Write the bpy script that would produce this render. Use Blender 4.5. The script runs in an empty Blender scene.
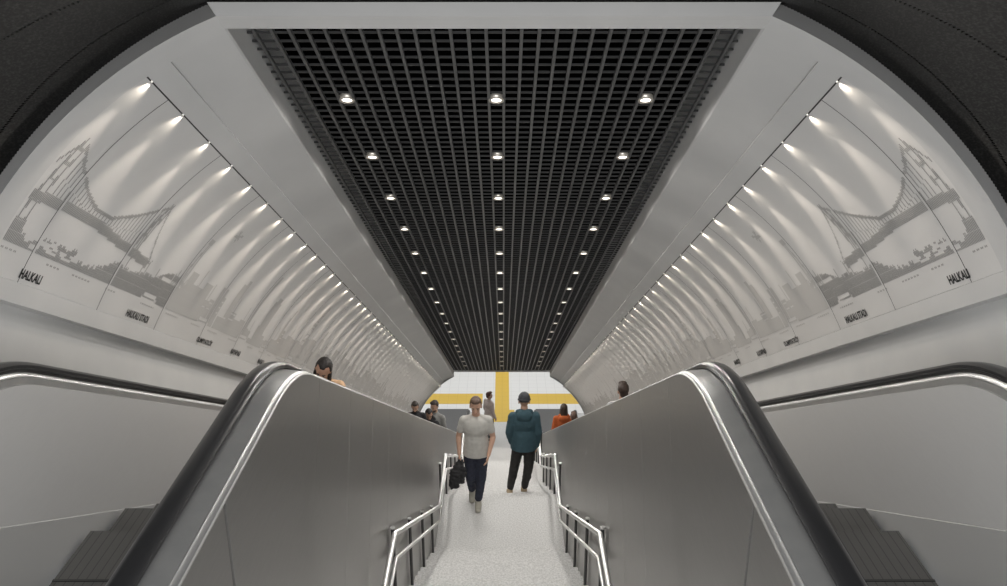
import bpy, bmesh, math, random
from mathutils import Vector, Matrix
import numpy as np
random.seed(7)
PI = math.pi
ZF = 13.1                     # camera height above the lower hall floor
COL = bpy.context.scene.collection
scene = bpy.context.scene

# ------------------------------------------------------------------ helpers
def link(o, parent=None):
    COL.objects.link(o)
    if parent is not None: o.parent = parent
    return o

def tag(o, label=None, cat=None, group=None, kind=None):
    if label: o['label'] = label
    if cat: o['category'] = cat
    if group: o['group'] = group
    if kind: o['kind'] = kind
    return o

def thing(name, label, cat, loc=(0, 0, 0), rotz=0.0, group=None):
    o = bpy.data.objects.new(name, None)
    o.empty_display_size = .2
    link(o); o.location = loc; o.rotation_euler = (0, 0, rotz)
    return tag(o, label, cat, group)

def mesh_obj(name, verts, faces, mat=None, parent=None, smooth=False, world=True):
    """verts in scene coordinates; if a parent is given they are shifted to its frame (parents here are unrotated unless world=False)"""
    me = bpy.data.meshes.new(name)
    if parent is not None and world:
        L = parent.location if parent.parent is None else parent.location + parent.parent.location
        verts = [(v[0]-L[0], v[1]-L[1], v[2]-L[2]) for v in verts]
    me.from_pydata([tuple(v) for v in verts], [], faces)
    me.validate(); me.update()
    if mat: me.materials.append(mat)
    if smooth:
        me.polygons.foreach_set('use_smooth', [True]*len(me.polygons))
    o = bpy.data.objects.new(name, me)
    return link(o, parent)

class MB:
    def __init__(s): s.v = []; s.f = []
    def add(s, vs, fs):
        b = len(s.v); s.v += [tuple(v) for v in vs]; s.f += [tuple(i+b for i in f) for f in fs]
    def box(s, c, e, ax=None):
        c = Vector(c); A = ax or (Vector((1,0,0)), Vector((0,1,0)), Vector((0,0,1)))
        vs = []
        for k in (-1, 1):
            for j in (-1, 1):
                for i in (-1, 1):
                    vs.append(c + A[0]*e[0]*i + A[1]*e[1]*j + A[2]*e[2]*k)
        s.add(vs, [(0,2,3,1),(4,5,7,6),(0,1,5,4),(2,6,7,3),(0,4,6,2),(1,3,7,5)])
    def tube(s, pts, r, n=10, cap=True):
        pts = [Vector(p) for p in pts]; b = len(s.v)
        rr = r if isinstance(r, (list, tuple)) else [r]*len(pts)
        for i, p in enumerate(pts):
            t = (pts[min(i+1, len(pts)-1)] - pts[max(i-1, 0)]).normalized()
            u = t.cross(Vector((1, 0, 0)));
            if u.length < .2: u = t.cross(Vector((0, 1, 0)))
            u.normalize(); w = t.cross(u)
            k = 1.0
            if 0 < i < len(pts)-1:
                d = (pts[i+1]-p).normalized().dot((p-pts[i-1]).normalized()); k = 1/max(.5, math.sqrt((1+d)/2))
            for j in range(n):
                a = 2*PI*j/n
                s.v.append(tuple(p + u*math.cos(a)*rr[i] + w*math.sin(a)*rr[i]))
        for i in range(len(pts)-1):
            for j in range(n):
                s.f.append((b+i*n+j, b+i*n+(j+1) % n, b+(i+1)*n+(j+1) % n, b+(i+1)*n+j))
        if cap:
            s.f.append(tuple(b+j for j in range(n))[::-1]); e = b+(len(pts)-1)*n
            s.f.append(tuple(e+j for j in range(n)))
    def build(s, name, mat, parent=None, smooth=False, world=True):
        return mesh_obj(name, s.v, s.f, mat, parent, smooth, world)

def autosmooth(o, ang=40):
    me = o.data
    bm = bmesh.new(); bm.from_mesh(me)
    bmesh.ops.recalc_face_normals(bm, faces=bm.faces)
    for f in bm.faces: f.smooth = True
    for e in bm.edges:
        e.smooth = not (len(e.link_faces) == 2 and e.calc_face_angle(0) > math.radians(ang))
    bm.to_mesh(me); bm.free()
    return o

# ------------------------------------------------------------------ materials
def mat(name, col, rough=.5, metal=0.0, spec=.5, emit=None, es=0.0):
    m = bpy.data.materials.new(name); m.use_nodes = True
    b = m.node_tree.nodes['Principled BSDF']
    b.inputs['Base Color'].default_value = (*col, 1); b.inputs['Roughness'].default_value = rough
    b.inputs['Metallic'].default_value = metal; b.inputs['Specular IOR Level'].default_value = spec
    if emit:
        b.inputs['Emission Color'].default_value = (*emit, 1); b.inputs['Emission Strength'].default_value = es
    return m

def noise_mat(name, c1, c2, scale=40, rough=.6, metal=0.0, detail=4, lo=.35, hi=.65, stretch=(1, 1, 1), bump=0.0, spec=.5):
    m = mat(name, c1, rough, metal, spec); nt = m.node_tree; b = nt.nodes['Principled BSDF']
    tc = nt.nodes.new('ShaderNodeTexCoord'); mp = nt.nodes.new('ShaderNodeMapping'); mp.inputs['Scale'].default_value = stretch
    no = nt.nodes.new('ShaderNodeTexNoise'); no.inputs['Scale'].default_value = scale; no.inputs['Detail'].default_value = detail
    cr = nt.nodes.new('ShaderNodeValToRGB')
    cr.color_ramp.elements[0].position = lo; cr.color_ramp.elements[0].color = (*c1, 1)
    cr.color_ramp.elements[1].position = hi; cr.color_ramp.elements[1].color = (*c2, 1)
    nt.links.new(tc.outputs['Object'], mp.inputs['Vector']); nt.links.new(mp.outputs['Vector'], no.inputs['Vector'])
    nt.links.new(no.outputs['Fac'], cr.inputs['Fac']); nt.links.new(cr.outputs['Color'], b.inputs['Base Color'])
    if bump:
        bp = nt.nodes.new('ShaderNodeBump'); bp.inputs['Strength'].default_value = bump; bp.inputs['Distance'].default_value = .01
        nt.links.new(no.outputs['Fac'], bp.inputs['Height']); nt.links.new(bp.outputs['Normal'], b.inputs['Normal'])
    return m

def grid_mat(name, base, line, size, width, rough=.4):
    """tile joints from object coordinates"""
    m = mat(name, base, rough); nt = m.node_tree; b = nt.nodes['Principled BSDF']
    tc = nt.nodes.new('ShaderNodeTexCoord'); sp = nt.nodes.new('ShaderNodeSeparateXYZ')
    nt.links.new(tc.outputs['Object'], sp.inputs[0]); outs = []
    for ax in ('X', 'Y'):
        d = nt.nodes.new('ShaderNodeMath'); d.operation = 'DIVIDE'; d.inputs[1].default_value = size
        fr = nt.nodes.new('ShaderNodeMath'); fr.operation = 'FRACT'
        lt = nt.nodes.new('ShaderNodeMath'); lt.operation = 'LESS_THAN'; lt.inputs[1].default_value = width/size
        nt.links.new(sp.outputs[ax], d.inputs[0]); nt.links.new(d.outputs[0], fr.inputs[0]); nt.links.new(fr.outputs[0], lt.inputs[0]); outs.append(lt)
    mx = nt.nodes.new('ShaderNodeMath'); mx.operation = 'MAXIMUM'
    nt.links.new(outs[0].outputs[0], mx.inputs[0]); nt.links.new(outs[1].outputs[0], mx.inputs[1])
    mc = nt.nodes.new('ShaderNodeMix'); mc.data_type = 'RGBA'
    mc.inputs['A'].default_value = (*base, 1); mc.inputs['B'].default_value = (*line, 1)
    nt.links.new(mx.outputs[0], mc.inputs['Factor']); nt.links.new(mc.outputs['Result'], b.inputs['Base Color'])
    return m

def rib_mat(name, base, dark, pitch, duty, rough=.4, metal=.5):
    m = mat(name, base, rough, metal); nt = m.node_tree; b = nt.nodes['Principled BSDF']
    tc = nt.nodes.new('ShaderNodeTexCoord'); sp = nt.nodes.new('ShaderNodeSeparateXYZ'); nt.links.new(tc.outputs['Object'], sp.inputs[0])
    def stripes(p, w):
        d = nt.nodes.new('ShaderNodeMath'); d.operation = 'DIVIDE'; d.inputs[1].default_value = p
        fr = nt.nodes.new('ShaderNodeMath'); fr.operation = 'FRACT'
        lt = nt.nodes.new('ShaderNodeMath'); lt.operation = 'LESS_THAN'; lt.inputs[1].default_value = w
        nt.links.new(sp.outputs['X'], d.inputs[0]); nt.links.new(d.outputs[0], fr.inputs[0]); nt.links.new(fr.outputs[0], lt.inputs[0]); return lt
    lt = stripes(pitch, duty)
    mc = nt.nodes.new('ShaderNodeMix'); mc.data_type = 'RGBA'; mc.inputs['A'].default_value = (*base, 1); mc.inputs['B'].default_value = (*dark, 1)
    nt.links.new(lt.outputs[0], mc.inputs['Factor']); nt.links.new(mc.outputs['Result'], b.inputs['Base Color'])
    return m

M = dict(
    white=noise_mat('white_panel_paint', (.56, .557, .548), (.585, .58, .57), 3, .55),
    mural=noise_mat('mural_panel_enamel', (.62, .61, .595), (.65, .64, .625), 2, .42),
    lowerwall=noise_mat('lower_wall_paint', (.56, .56, .555), (.59, .59, .58), 3, .6),
    dark_gap=mat('joint_shadow', (.06, .06, .06), .8),
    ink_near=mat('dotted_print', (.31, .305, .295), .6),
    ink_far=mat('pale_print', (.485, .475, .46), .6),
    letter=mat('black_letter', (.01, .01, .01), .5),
    grid=mat('grid_anthracite', (.085, .085, .085), .45),
    grid_cross=mat('grid_cross_bar', (.035, .035, .035), .5),
    gridback=mat('ceiling_void', (.002, .002, .002), 1.0, spec=0.0),
    lamp=mat('lamp_glow', (1, 1, 1), .4, emit=(1, .93, .80), es=4),
    lamp_rim=mat('lamp_rim', (.6, .56, .5), .35, .6),
    cove=mat('cove_glow', (1, 1, 1), .4, emit=(1, .9, .76), es=.8),
    black_metal=noise_mat('black_corrugated_metal', (.004, .004, .004), (.04, .039, .037), 120, .5, .0, lo=.45, hi=.72, stretch=(1, .35, 1), spec=.25),
    rubber=mat('handrail_rubber', (.018, .018, .019), .28),
    steel=noise_mat('brushed_steel', (.33, .325, .315), (.37, .36, .35), 18, .34, .85, stretch=(1, 14, 1)),
    clad=noise_mat('cladding_steel', (.315, .308, .295), (.33, .323, .31), 9, .34, .78, stretch=(1, 1, 9)),
    steel_int=noise_mat('interior_panel_steel', (.58, .575, .565), (.59, .585, .575), 10, .45, .35, stretch=(1, 1, 7)),
    deck=noise_mat('deck_steel', (.40, .40, .395), (.44, .44, .43), 8, .33, .7),
    bright=mat('polished_trim', (.62, .62, .61), .32, .8),
    skirt=mat('skirt_steel', (.62, .62, .61), .42, .6),
    step=rib_mat('step_tread', (.085, .083, .08), (.03, .03, .03), .0455, .09, .5, .3),
    riser=rib_mat('step_riser', (.07, .07, .068), (.02, .02, .02), .02, .4, .5, .3),
    comb=mat('comb_black', (.02, .02, .02), .4, .3),
    plate=noise_mat('floor_plate', (.12, .12, .12), (.14, .14, .14), 30, .42, .6),
    granite=noise_mat('speckled_granite', (.52, .52, .51), (.74, .74, .73), 55, .55, detail=8, lo=.36, hi=.64),
    tile=grid_mat('white_floor_tile', (.80, .80, .79), (.62, .62, .62), .30, .008, .3),
    yellow=grid_mat('yellow_tactile_tile', (.70, .47, .07), (.58, .38, .06), .30, .008, .5),
    stainless=mat('stainless_tube', (.78, .78, .77), .36, .9),
    post=mat('post_steel', (.10, .10, .10), .35, .7),
    hallwhite=mat('hall_wall_white', (.78, .78, .77), .6),
)

# ------------------------------------------------------------------ frame of the inclined tunnel
INC = math.radians(30)
ES = Vector((0, math.cos(INC), -math.sin(INC))); EN = Vector((0, math.sin(INC), math.cos(INC)))
def W(x, y, z): return Vector((x, y, z + ZF))               # camera-relative -> scene
def S(x, s, n):
    q = ES*s + EN*n; return Vector((x, q.y, q.z + ZF))
C0, C1, R = .482, .198, 2.126
TH0 = math.asin((.872-C1)/R)
def arc(side, th, s, r=R):                                   # side -1 left, +1 right
    return S(side*(C0 + r*math.cos(th)), s, C1 + r*math.sin(th))
S_RING, S_END = 4.0, 24.0
TH_TOP = math.radians(52.4); TH_SOF = math.acos((1.38-C0)/R)
XS, NS, NG = 1.38, C1 + R*math.sin(TH_SOF), 2.27
def ordinal(k):
    o = ['first','second','third','fourth','fifth','sixth','seventh','eighth','ninth','tenth','eleventh','twelfth','thirteenth','fourteenth','fifteenth','sixteenth','seventeenth','eighteenth','nineteenth']
    if k <= 19: return o[k-1]
    tens = {2: ('twenty', 'twentieth'), 3: ('thirty', 'thirtieth'), 4: ('forty', 'fortieth'), 5: ('fifty', 'fiftieth')}[k//10]
    return tens[1] if k % 10 == 0 else tens[0] + '-' + o[k % 10 - 1]
SIDE = {-1: 'left', 1: 'right'}

def end_s(n, Yend=22.7):  return (Yend - math.sin(INC)*n)/math.cos(INC)   # tunnel ends in a vertical plane

# ------------------------------------------------------------------ tunnel shell (setting)
for sd in (-1, 1):
    nm = SIDE[sd]
    # dark backing behind the mural panels, with thickness so the panels sit in it
    vs, fs = [], []; N = 24
    for i in range(N+1):
        th = TH0 + (TH_TOP+.03-TH0)*i/N
        n = C1+(R+.03)*math.sin(th)
        vs += [arc(sd, th, S_RING+.1, R+.03), arc(sd, th, end_s(n), R+.03)]
    for i in range(N): fs.append((2*i, 2*i+1, 2*i+3, 2*i+2))
    tag(mesh_obj('wall_'+nm, vs, fs, M['dark_gap'], smooth=True), kind='structure')
    # frame strip around the first panel (flush white arch band) + ring
    vs, fs = [], []; N = 40
    for i in range(N+1):
        th = .05 + (TH_SOF-.05)*i/N
        vs += [arc(sd, th, S_RING+.16, R+.21), arc(sd, th, S_RING, R), arc(sd, th, S_RING+.18, R)]
    for i in range(N): fs += [(3*i, 3*i+1, 3*i+4, 3*i+3), (3*i+1, 3*i+2, 3*i+5, 3*i+4)]
    autosmooth(tag(mesh_obj('trim_arch_'+nm, vs, fs, M['white']), kind='structure'), 30)
    # upper white vault face, soffit lip and the reveal up to the grid
    vs, fs = [], []
    prof = [(C0+(R+.03)*math.cos(TH_TOP+.005), C1+(R+.03)*math.sin(TH_TOP+.005)), (C0+R*math.cos(TH_TOP+.004), C1+R*math.sin(TH_TOP+.004))]
    t1 = math.radians(56.3)
    prof += [(C0+R*math.cos(TH_TOP+.004+(t1-TH_TOP-.004)*k/4), C1+R*math.sin(TH_TOP+.004+(t1-TH_TOP-.004)*k/4)) for k in range(1, 5)]
    prof += [(C0+(R+.018)*math.cos(t1+.001), C1+(R+.018)*math.sin(t1+.001))]
    prof += [(C0+(R+.018*(1-k/6))*math.cos(t1+(TH_SOF-t1)*k/6), C1+(R+.018*(1-k/6))*math.sin(t1+(TH_SOF-t1)*k/6)) for k in range(1, 7)]
    prof += [(XS-.008, NS+.012), (XS-.008, NG+.31)]
    for X, n in prof: vs += [S(sd*X, S_RING+.02, n), S(sd*X, end_s(n), n)]
    for i in range(len(prof)-1): fs.append((2*i, 2*i+1, 2*i+3, 2*i+2))
    autosmooth(tag(mesh_obj('ceiling_'+nm, vs, fs, M['white']), kind='structure'), 25)
    # ledge under the murals
    prof = [(2.5012, .8724), (2.4995, .870), (2.52, .765), (2.62, .772)]
    vs, fs = [], []
    for X, n in prof: vs += [S(sd*X, S_RING-.6, n), S(sd*X, end_s(n), n)]
    for i in range(len(prof)-1): fs.append((2*i, 2*i+1, 2*i+3, 2*i+2))
    tag(mesh_obj('trim_ledge_'+nm, vs, fs, M['white']), kind='structure')
    vs = [S(sd*2.60, 2.6, .80), S(sd*2.60, end_s(.8), .80), S(sd*2.60, end_s(-1.6), -1.6), S(sd*2.60, 2.6, -1.6)]
    tag(mesh_obj('wall_lower_'+nm, vs, [(0, 1, 2, 3)], M['lowerwall']), kind='structure')
    # white ring closing the tunnel at the lower end
    vs, fs = [], []; N = 24
    for i in range(N+1):
        th = -.5 + (TH_SOF+.5)*i/N
        for r in (R-.015, R+.35):
            n = C1+r*math.sin(th); vs.append(arc(sd, th, end_s(n), r))
        n = C1+(R-.015)*math.sin(th); vs.append(arc(sd, th, end_s(n)-.12, R-.015))
    for i in range(N): fs += [(3*i, 3*i+1, 3*i+4, 3*i+3), (3*i, 3*i+3, 3*i+5, 3*i+2)]
    tag(mesh_obj('trim_end_arch_'+nm, vs, fs, M['white'], smooth=False), kind='structure')

# flat head of the front arch and of the lower end
m = MB()
n0, n1 = NS, C1+(R+.09)*math.sin(math.acos((1.38+.05-C0)/(R+.09)))
m.add([S(-1.43, S_RING, n1), S(1.43, S_RING, n1), S(XS, S_RING, n0), S(-XS, S_RING, n0), S(XS, S_RING+.13, n0), S(-XS, S_RING+.13, n0), S(XS, S_RING+.13, NG+.12), S(-XS, S_RING+.13, NG+.12)],
      [(0, 1, 2, 3), (3, 2, 4, 5), (5, 4, 6, 7)])
tag(m.build('trim_arch_head', M['white']), kind='structure')
m = MB(); e = end_s(NS)
m.add([S(-XS, e-.10, NG-.02), S(XS, e-.10, NG-.02), S(XS, e, NG-.02), S(-XS, e, NG-.02), S(XS, e, NS+.6), S(-XS, e, NS+.6)],
      [(0, 1, 2, 3), (3, 2, 4, 5)])
tag(m.build('trim_end_head', M['white']), kind='structure')

# ------------------------------------------------------------------ open-cell grid ceiling
gc = thing('grid_ceiling', 'dark open-cell grid ceiling panel running down the tunnel', 'ceiling grid', S(0, 14, NG))
m = MB(); P = .0983
for k in range(-14, 14):
    X = (k+.5)*P
    if abs(X) > XS-.01: continue
    m.box(S(X, (S_RING+.13+end_s(NG)-.1)/2, NG+.011), (.009, (end_s(NG)-.1-S_RING-.13)/2, .011), (Vector((1, 0, 0)), ES, EN))
m.build('long_bars', M['grid'], gc)
m = MB(); PC = 1.124/11; s = S_RING+.17
while s < end_s(NG)-.1:
    m.box(S(0, s, NG+.012), (XS-.008, .005, .006), (Vector((1, 0, 0)), ES, EN)); s += PC
m.build('cross_bars', M['grid_cross'], gc)
vs = [S(-XS, S_RING+.1, NG+.30), S(XS, S_RING+.1, NG+.30), S(XS, end_s(NG), NG+.30), S(-XS, end_s(NG), NG+.30)]
tag(mesh_obj('ceiling', vs, [(0, 1, 2, 3)], M['gridback']), kind='structure')

# downlights: 3 rows
SL0, SLD, NL = 5.39, 1.124, 17
def lamp(name, kind, loc, energy, color, target=None, size=.05, spot=None, blend=.6):
    l = bpy.data.lights.new(name, kind); l.energy = energy; l.color = color
    if kind == 'SPOT': l.spot_size = spot; l.spot_blend = blend; l.shadow_soft_size = size
    o = bpy.data.objects.new(name, l); link(o); o.location = loc
    if target is not None: o.rotation_euler = (Vector(target)-Vector(loc)).to_track_quat('-Z', 'Y').to_euler()
    return o
def ring_mesh(name, r0, r1, h, n=18):
    m = MB(); vs = []
    for r, z in ((r0, h*.5), (r0, 0), (r1, -.004), (r1, h)):
        vs += [(r*math.cos(2*PI*i/n), r*math.sin(2*PI*i/n), z) for i in range(n)]
    fs = []
    for k in range(3):
        for i in range(n): fs.append((k*n+i, k*n+(i+1) % n, (k+1)*n+(i+1) % n, (k+1)*n+i))
    m.add(vs, fs); return m
rows = ((-.98, 'left'), (0.0, 'centre'), (.98, 'right'))
rot = INC  # tilt about X so the lamp faces along -EN
first = None
for ri, (X, rn) in enumerate(rows):
    for k in range(NL):
        s = SL0 + SLD*k
        lab = 'round recessed downlight in the grid ceiling, %s row, %s from the upper end' % (rn, ordinal(k+1))
        c = S(X, s, NG-.004)
        if first is None:
            first = thing('downlight', lab, 'light', c, 0, 'downlights in the grid ceiling')
            ring_mesh('rim', .034, .050, .03).build('rim', M['lamp_rim'], first, True, world=False)
            d = MB(); d.add([(.035*math.cos(2*PI*i/16), .035*math.sin(2*PI*i/16), .004) for i in range(16)], [tuple(range(16))[::-1]])
            d.build('diffuser', M['lamp'], first, world=False)
            first.rotation_euler = (-INC, 0, 0); o = first
        else:
            o = first.copy(); link(o); o.location = c; o['label'] = lab
            for ch in first.children:
                cc = ch.copy(); link(cc); cc.parent = o
        lamp('downlight_lamp', 'SPOT', S(X, s, NG-.03), 22, (1, .96, .91), S(X, s, 0), .05, math.radians(168), .6)

# ------------------------------------------------------------------ mural panels with dotted skyline
bounds = [4.185, 4.4715] + [4.4715+.9*k for k in range(1, 25)]
s_stop = end_s(C1+R*math.sin(TH0))-.1
bounds = [b for b in bounds if b < s_stop-.3] + [s_stop]
DS = .0125
Q = (TH_TOP-TH0)*R
NSg = int((bounds[-1]-4.18)/DS)+2; NQ = int(Q/DS)
A = np.zeros((NSg, NQ), bool)
def si(s): return int(round((s-4.18)/DS))
def qi(q): return int(round(q/DS))
def px(s, q, v=True):
    i, j = si(s), qi(q)
    if 0 <= i < NSg and 0 <= j < NQ: A[i, j] = v
def line(s0, q0, s1, q1, w=1):
    n = int(max(abs(s1-s0), abs(q1-q0))/DS*2)+2
    for t in range(n):
        s = s0+(s1-s0)*t/(n-1); q = q0+(q1-q0)*t/(n-1)
        for a in range(w): px(s, q+(a-(w-1)/2)*DS)
def poly(pts, w=1):
    for a, b in zip(pts, pts[1:]): line(*a, *b, w)
def block(s0, s1, q0, q1, v=True):
    A[max(0, si(s0)):max(0, si(s1)), max(0, qi(q0)):max(0, qi(q1))] = v
def interp(pts, s):
    for (a, b), (c, d) in zip(pts, pts[1:]):
        if a <= s <= c: return b+(d-b)*(s-a)/(c-a)
    return pts[-1][1]
# land under the bridge
land = [(4.18, .31), (4.28, .31), (4.30, .235), (4.40, .225), (4.5, .25), (4.62, .27), (4.72, .25), (4.84, .27), (4.9, .22), (5.05, .215), (5.2, .25), (5.3, .315), (5.4, .30), (5.6, .31), (5.8, .33), (6.0, .36), (6.5, .36), (6.7, .38)]
s = 4.18
while s < 6.7:
    block(s, s+DS, .172, interp(land, s)+random.choice((0, 0, .012, .02))); s += DS
for k in range(26):      # holes that read as waterfront houses
    s0 = random.uniform(4.35, 4.9); q0 = random.uniform(.19, .25); block(s0, s0+random.uniform(.03, .07), q0, q0+.017, False)
# bridge: towers, deck, cables, hangers
for a, w in (((4.20, .30, 4.265, .80), 5), ((4.262, .32, 4.31, .78), 5)): line(*a, w=w)
for q in (.43, .55, .66, .76): line(4.20+.13*(q-.3), q, 4.262+.10*(q-.3), q, 2)
for a, w in (((5.36, .30, 5.455, .79), 5), ((5.44, .30, 5.485, .79), 4)): line(*a, w=w)
for q in (.42, .55, .68): line(5.38+.15*(q-.3), q, 5.45+.08*(q-.3), q, 2)
deckl = [(4.18, .435), (4.5, .46), (4.87, .462), (5.18, .432), (5.45, .412), (5.68, .392)]
poly(deckl, 5)
cable = [(4.30, .79), (4.41, .69), (4.60, .585), (4.78, .528), (4.98, .535), (5.21, .632), (5.47, .79)]
poly(cable, 2)
s = 4.34
while s < 5.46:
    q0, q1 = interp(deckl, s), interp(cable, s)
    if q1 > q0: line(s, q0, s+.02, q1, 1)
    s += .0375
poly([(5.47, .79), (5.6, .55), (5.7, .40)], 1); poly([(4.18, .62), (4.26, .79)], 1)
# stadium dome, antenna tower, bird
for k in range(24):
    a = PI*k/23; s0 = 6.18-.24*math.cos(a); block(s0, s0+.03, .30, .34+.085*math.sin(a))
block(6.0, 6.35, .355, .372, False)
line(6.28, .36, 6.325, .76, 3); block(6.28, 6.37, .735, .785); line(6.34, .36, 6.345, .74, 1)
for p in ((6.56, .90, 6.68, .935), (6.6, .96, 6.625, .87), (6.58, .955, 6.66, .89)): line(*p, w=2)
for k in range(14):
    s0 = random.uniform(5.55, 6.9); line(s0, .3, s0+.01, random.uniform(.38, .47), 1)
# the city, down the whole tunnel
rc = random.Random(12); s = 6.4
while s < bounds[-1]:
    w = rc.uniform(.05, .22)
    base = .40+.06*math.sin(s*1.3)+.05*math.sin(s*.57)
    h = base + rc.choice((-.06, -.03, 0, 0, .04, .08, .13))
    block(s, s+w, .17, h)
    if rc.random() < .35: line(s+w/2, h, s+w/2, h+rc.uniform(.05, .16), 1)
    if rc.random() < .3:
        for q in np.arange(.3, h-.02, .05): block(s+.02, s+w-.02, q, q+.018, False)
    s += w*rc.uniform(.85, 1.1)
for s0, h, w in ((7.1, .52, .14), (7.45, .64, .09), (7.52, .69, .06), (8.10, .89, .05), (8.5, .71, .12), (8.47, .66, .2), (9.2, .60, .07), (9.24, .70, .03), (10.9, .7, .07), (12.3, .76, .08), (12.5, .6, .15), (13.4, .66, .05), (14.3, .58, .16), (16.1, .66, .07), (17.2, .6, .12), (18.4, .7, .05), (20.1, .62, .1)):
    block(s0, s0+w, .3, h)
for d in (-.06, .06): line(10.21+d*1.6, .38, 10.21+d*.2, .93, 2)          # lattice tower
for q in np.arange(.45, .9, .09): line(10.13+(q-.38)*.14, q, 10.29-(q-.38)*.14, q, 1)
block(10.13, 10.29, .66, .70)
for k in range(16):                              # domes
    a = PI*k/15; block(10.5-.22*math.cos(a), 10.5-.22*math.cos(a)+.05, .3, .42+.1*math.sin(a)); block(15.2-.3*math.cos(a), 15.2-.3*math.cos(a)+.06, .3, .4+.14*math.sin(a))
# little vehicles and captions under the skyline
rc = random.Random(5); s = 5.85
while s < bounds[-1]-.3:
    w = .26; block(s, s+w, .17, .20, False); block(s+.03, s+w-.03, .20, .222, False); block(s+.02, s+w-.04, .185, .2, True)
    s += rc.choice((.75, 1.1))
s = 4.2
while s < bounds[-1]-.3:
    w = rc.uniform(.12, .24); q = .135
    for t in np.arange(s, s+w, DS*1.5): px(t, q)
    s += w+rc.uniform(.15, .4)

panel_group = 'mural panels along the tunnel wall'
def surf(sd, s, q, off=0.0): return arc(sd, TH0+q/R, s, R-off)
for sd in (-1, 1):
    for i in range(len(bounds)-1):
        a, b = bounds[i]+(.003 if i else -.006), bounds[i+1]-.003
        t = thing('mural_panel', 'curved white mural panel on the %s wall, %s from the upper end' % (SIDE[sd], ordinal(i+1)), 'wall panel', surf(sd, (a+b)/2, .05), 0, panel_group)
        if i == 0: t['label'] = 'narrow curved mural panel beside the front arch, %s wall, with bridge tower' % SIDE[sd]
        if i == 1: t['label'] = 'curved mural panel with the middle of the suspension bridge, %s wall' % SIDE[sd]
        if i == 2: t['label'] = 'curved mural panel where the suspension bridge meets its far tower, %s wall' % SIDE[sd]
        vs, fs = [], []; N = 20
        for k in range(N+1):
            q = Q*k/N
            vs += [surf(sd, a, q), surf(sd, b, q)]
        for k in range(N): fs.append((2*k, 2*k+1, 2*k+3, 2*k+2))
        ns = len(fs)
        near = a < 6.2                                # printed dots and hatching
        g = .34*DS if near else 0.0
        for ii in range(max(0, si(a)+1), min(si(b), NSg)):
            jj = 0
            while jj < NQ:
                if A[ii, jj]:
                    j2 = jj+1
                    while j2 < NQ and A[ii, j2] and j2-jj < 5: j2 += 1
                    s0 = 4.18+ii*DS; s1 = s0+DS-g; q0 = jj*DS; q1 = j2*DS-(g*.5)
                    bb = len(vs)
                    vs += [surf(sd, s0, q0, .002), surf(sd, s1, q0, .002), surf(sd, s1, q1, .002), surf(sd, s0, q1, .002)]
                    fs.append((bb, bb+1, bb+2, bb+3)); jj = j2
                else: jj += 1
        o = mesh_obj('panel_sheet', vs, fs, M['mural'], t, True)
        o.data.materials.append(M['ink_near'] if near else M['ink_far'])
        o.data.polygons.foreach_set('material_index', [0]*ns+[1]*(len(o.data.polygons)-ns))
# station names
def letters(txt, sd, s0, s1, q, h, parent):
    cu = bpy.data.curves.new('station_name', 'FONT'); cu.body = txt; cu.size = 1; cu.offset = .034
    o = bpy.data.objects.new('tmp', cu); COL.objects.link(o)
    dg = bpy.context.evaluated_depsgraph_get(); me = bpy.data.meshes.new_from_object(o.evaluated_get(dg))
    bpy.data.objects.remove(o)
    xs = [v.co.x for v in me.vertices]; ys = [v.co.y for v in me.vertices]
    x0, x1, y0, y1 = min(xs), max(xs), min(ys), max(ys)
    L = parent.location
    for v in me.vertices:
        u = (v.co.x-x0)/(x1-x0); w = (v.co.y-y0)/(y1-y0)
        s = s0+(s1-s0)*u if sd < 0 else s1+(s0-s1)*u
        v.co = surf(sd, s, q+h*w, .003)-L
    me.materials.append(M['letter'])
    r = bpy.data.objects.new('station_name', me); link(r, parent); r['label'] = 'black lettering %s' % txt
panels = {sd: [o for o in COL.objects if o.name.startswith('mural_panel') and ('%s wall' % SIDE[sd]) in o['label']] for sd in (-1, 1)}
for sd in (-1, 1):
    for txt, a, b, pi in (('HALKALI', 4.455, 4.665, 1), ('HALKALI STADI', 5.76, 6.12, 2), ('OLIMPIYATKÖY', 7.125, 7.50, 4), ('KAYABASI', 8.03, 8.31, 5), ('MASKO', 8.93, 9.15, 6)):
        letters(txt, sd, a, b, .025, .052, panels[sd][pi])

# cove spotlights
s = 4.245; k = 1; coves = {-1: [], 1: []}
while s < s_stop-.2:
    for sd in (-1, 1):
        c = arc(sd, TH_TOP+.002, s, R+.004)
        d = (arc(sd, TH_TOP-.3, s, R-.035)-c).normalized()
        lab = 'tiny warm cove spotlight above the %s mural wall, %s from the upper end' % (SIDE[sd], ordinal(k))
        if not coves[sd]:
            m = MB(); nrm = Vector((1, 0, 0))
            m.tube([-d*.008, d*.003], .005, 8); o = m.build('cove_spotlight', M['cove'], None, True)
            coves[sd].append(o)
        else:
            o = coves[sd][0].copy(); link(o)
        o.location = c; tag(o, lab, 'light', 'cove spotlights above the murals')
        p0 = arc(sd, TH_TOP+.003, s, R-.013)
        lamp('cove_lamp', 'SPOT', p0, 2.6, (1, .89, .74), arc(sd, TH_TOP-.36, s, R+.055), .004, math.radians(84), 1.0)
        lamp('cove_beam', 'SPOT', arc(sd, TH_TOP+.006, s, R-.045), 17.0, (1, .89, .77), arc(sd, TH_TOP-.40, s, R+.03), .006, math.radians(32), 1.0)
    s += .45; k += 1

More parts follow.
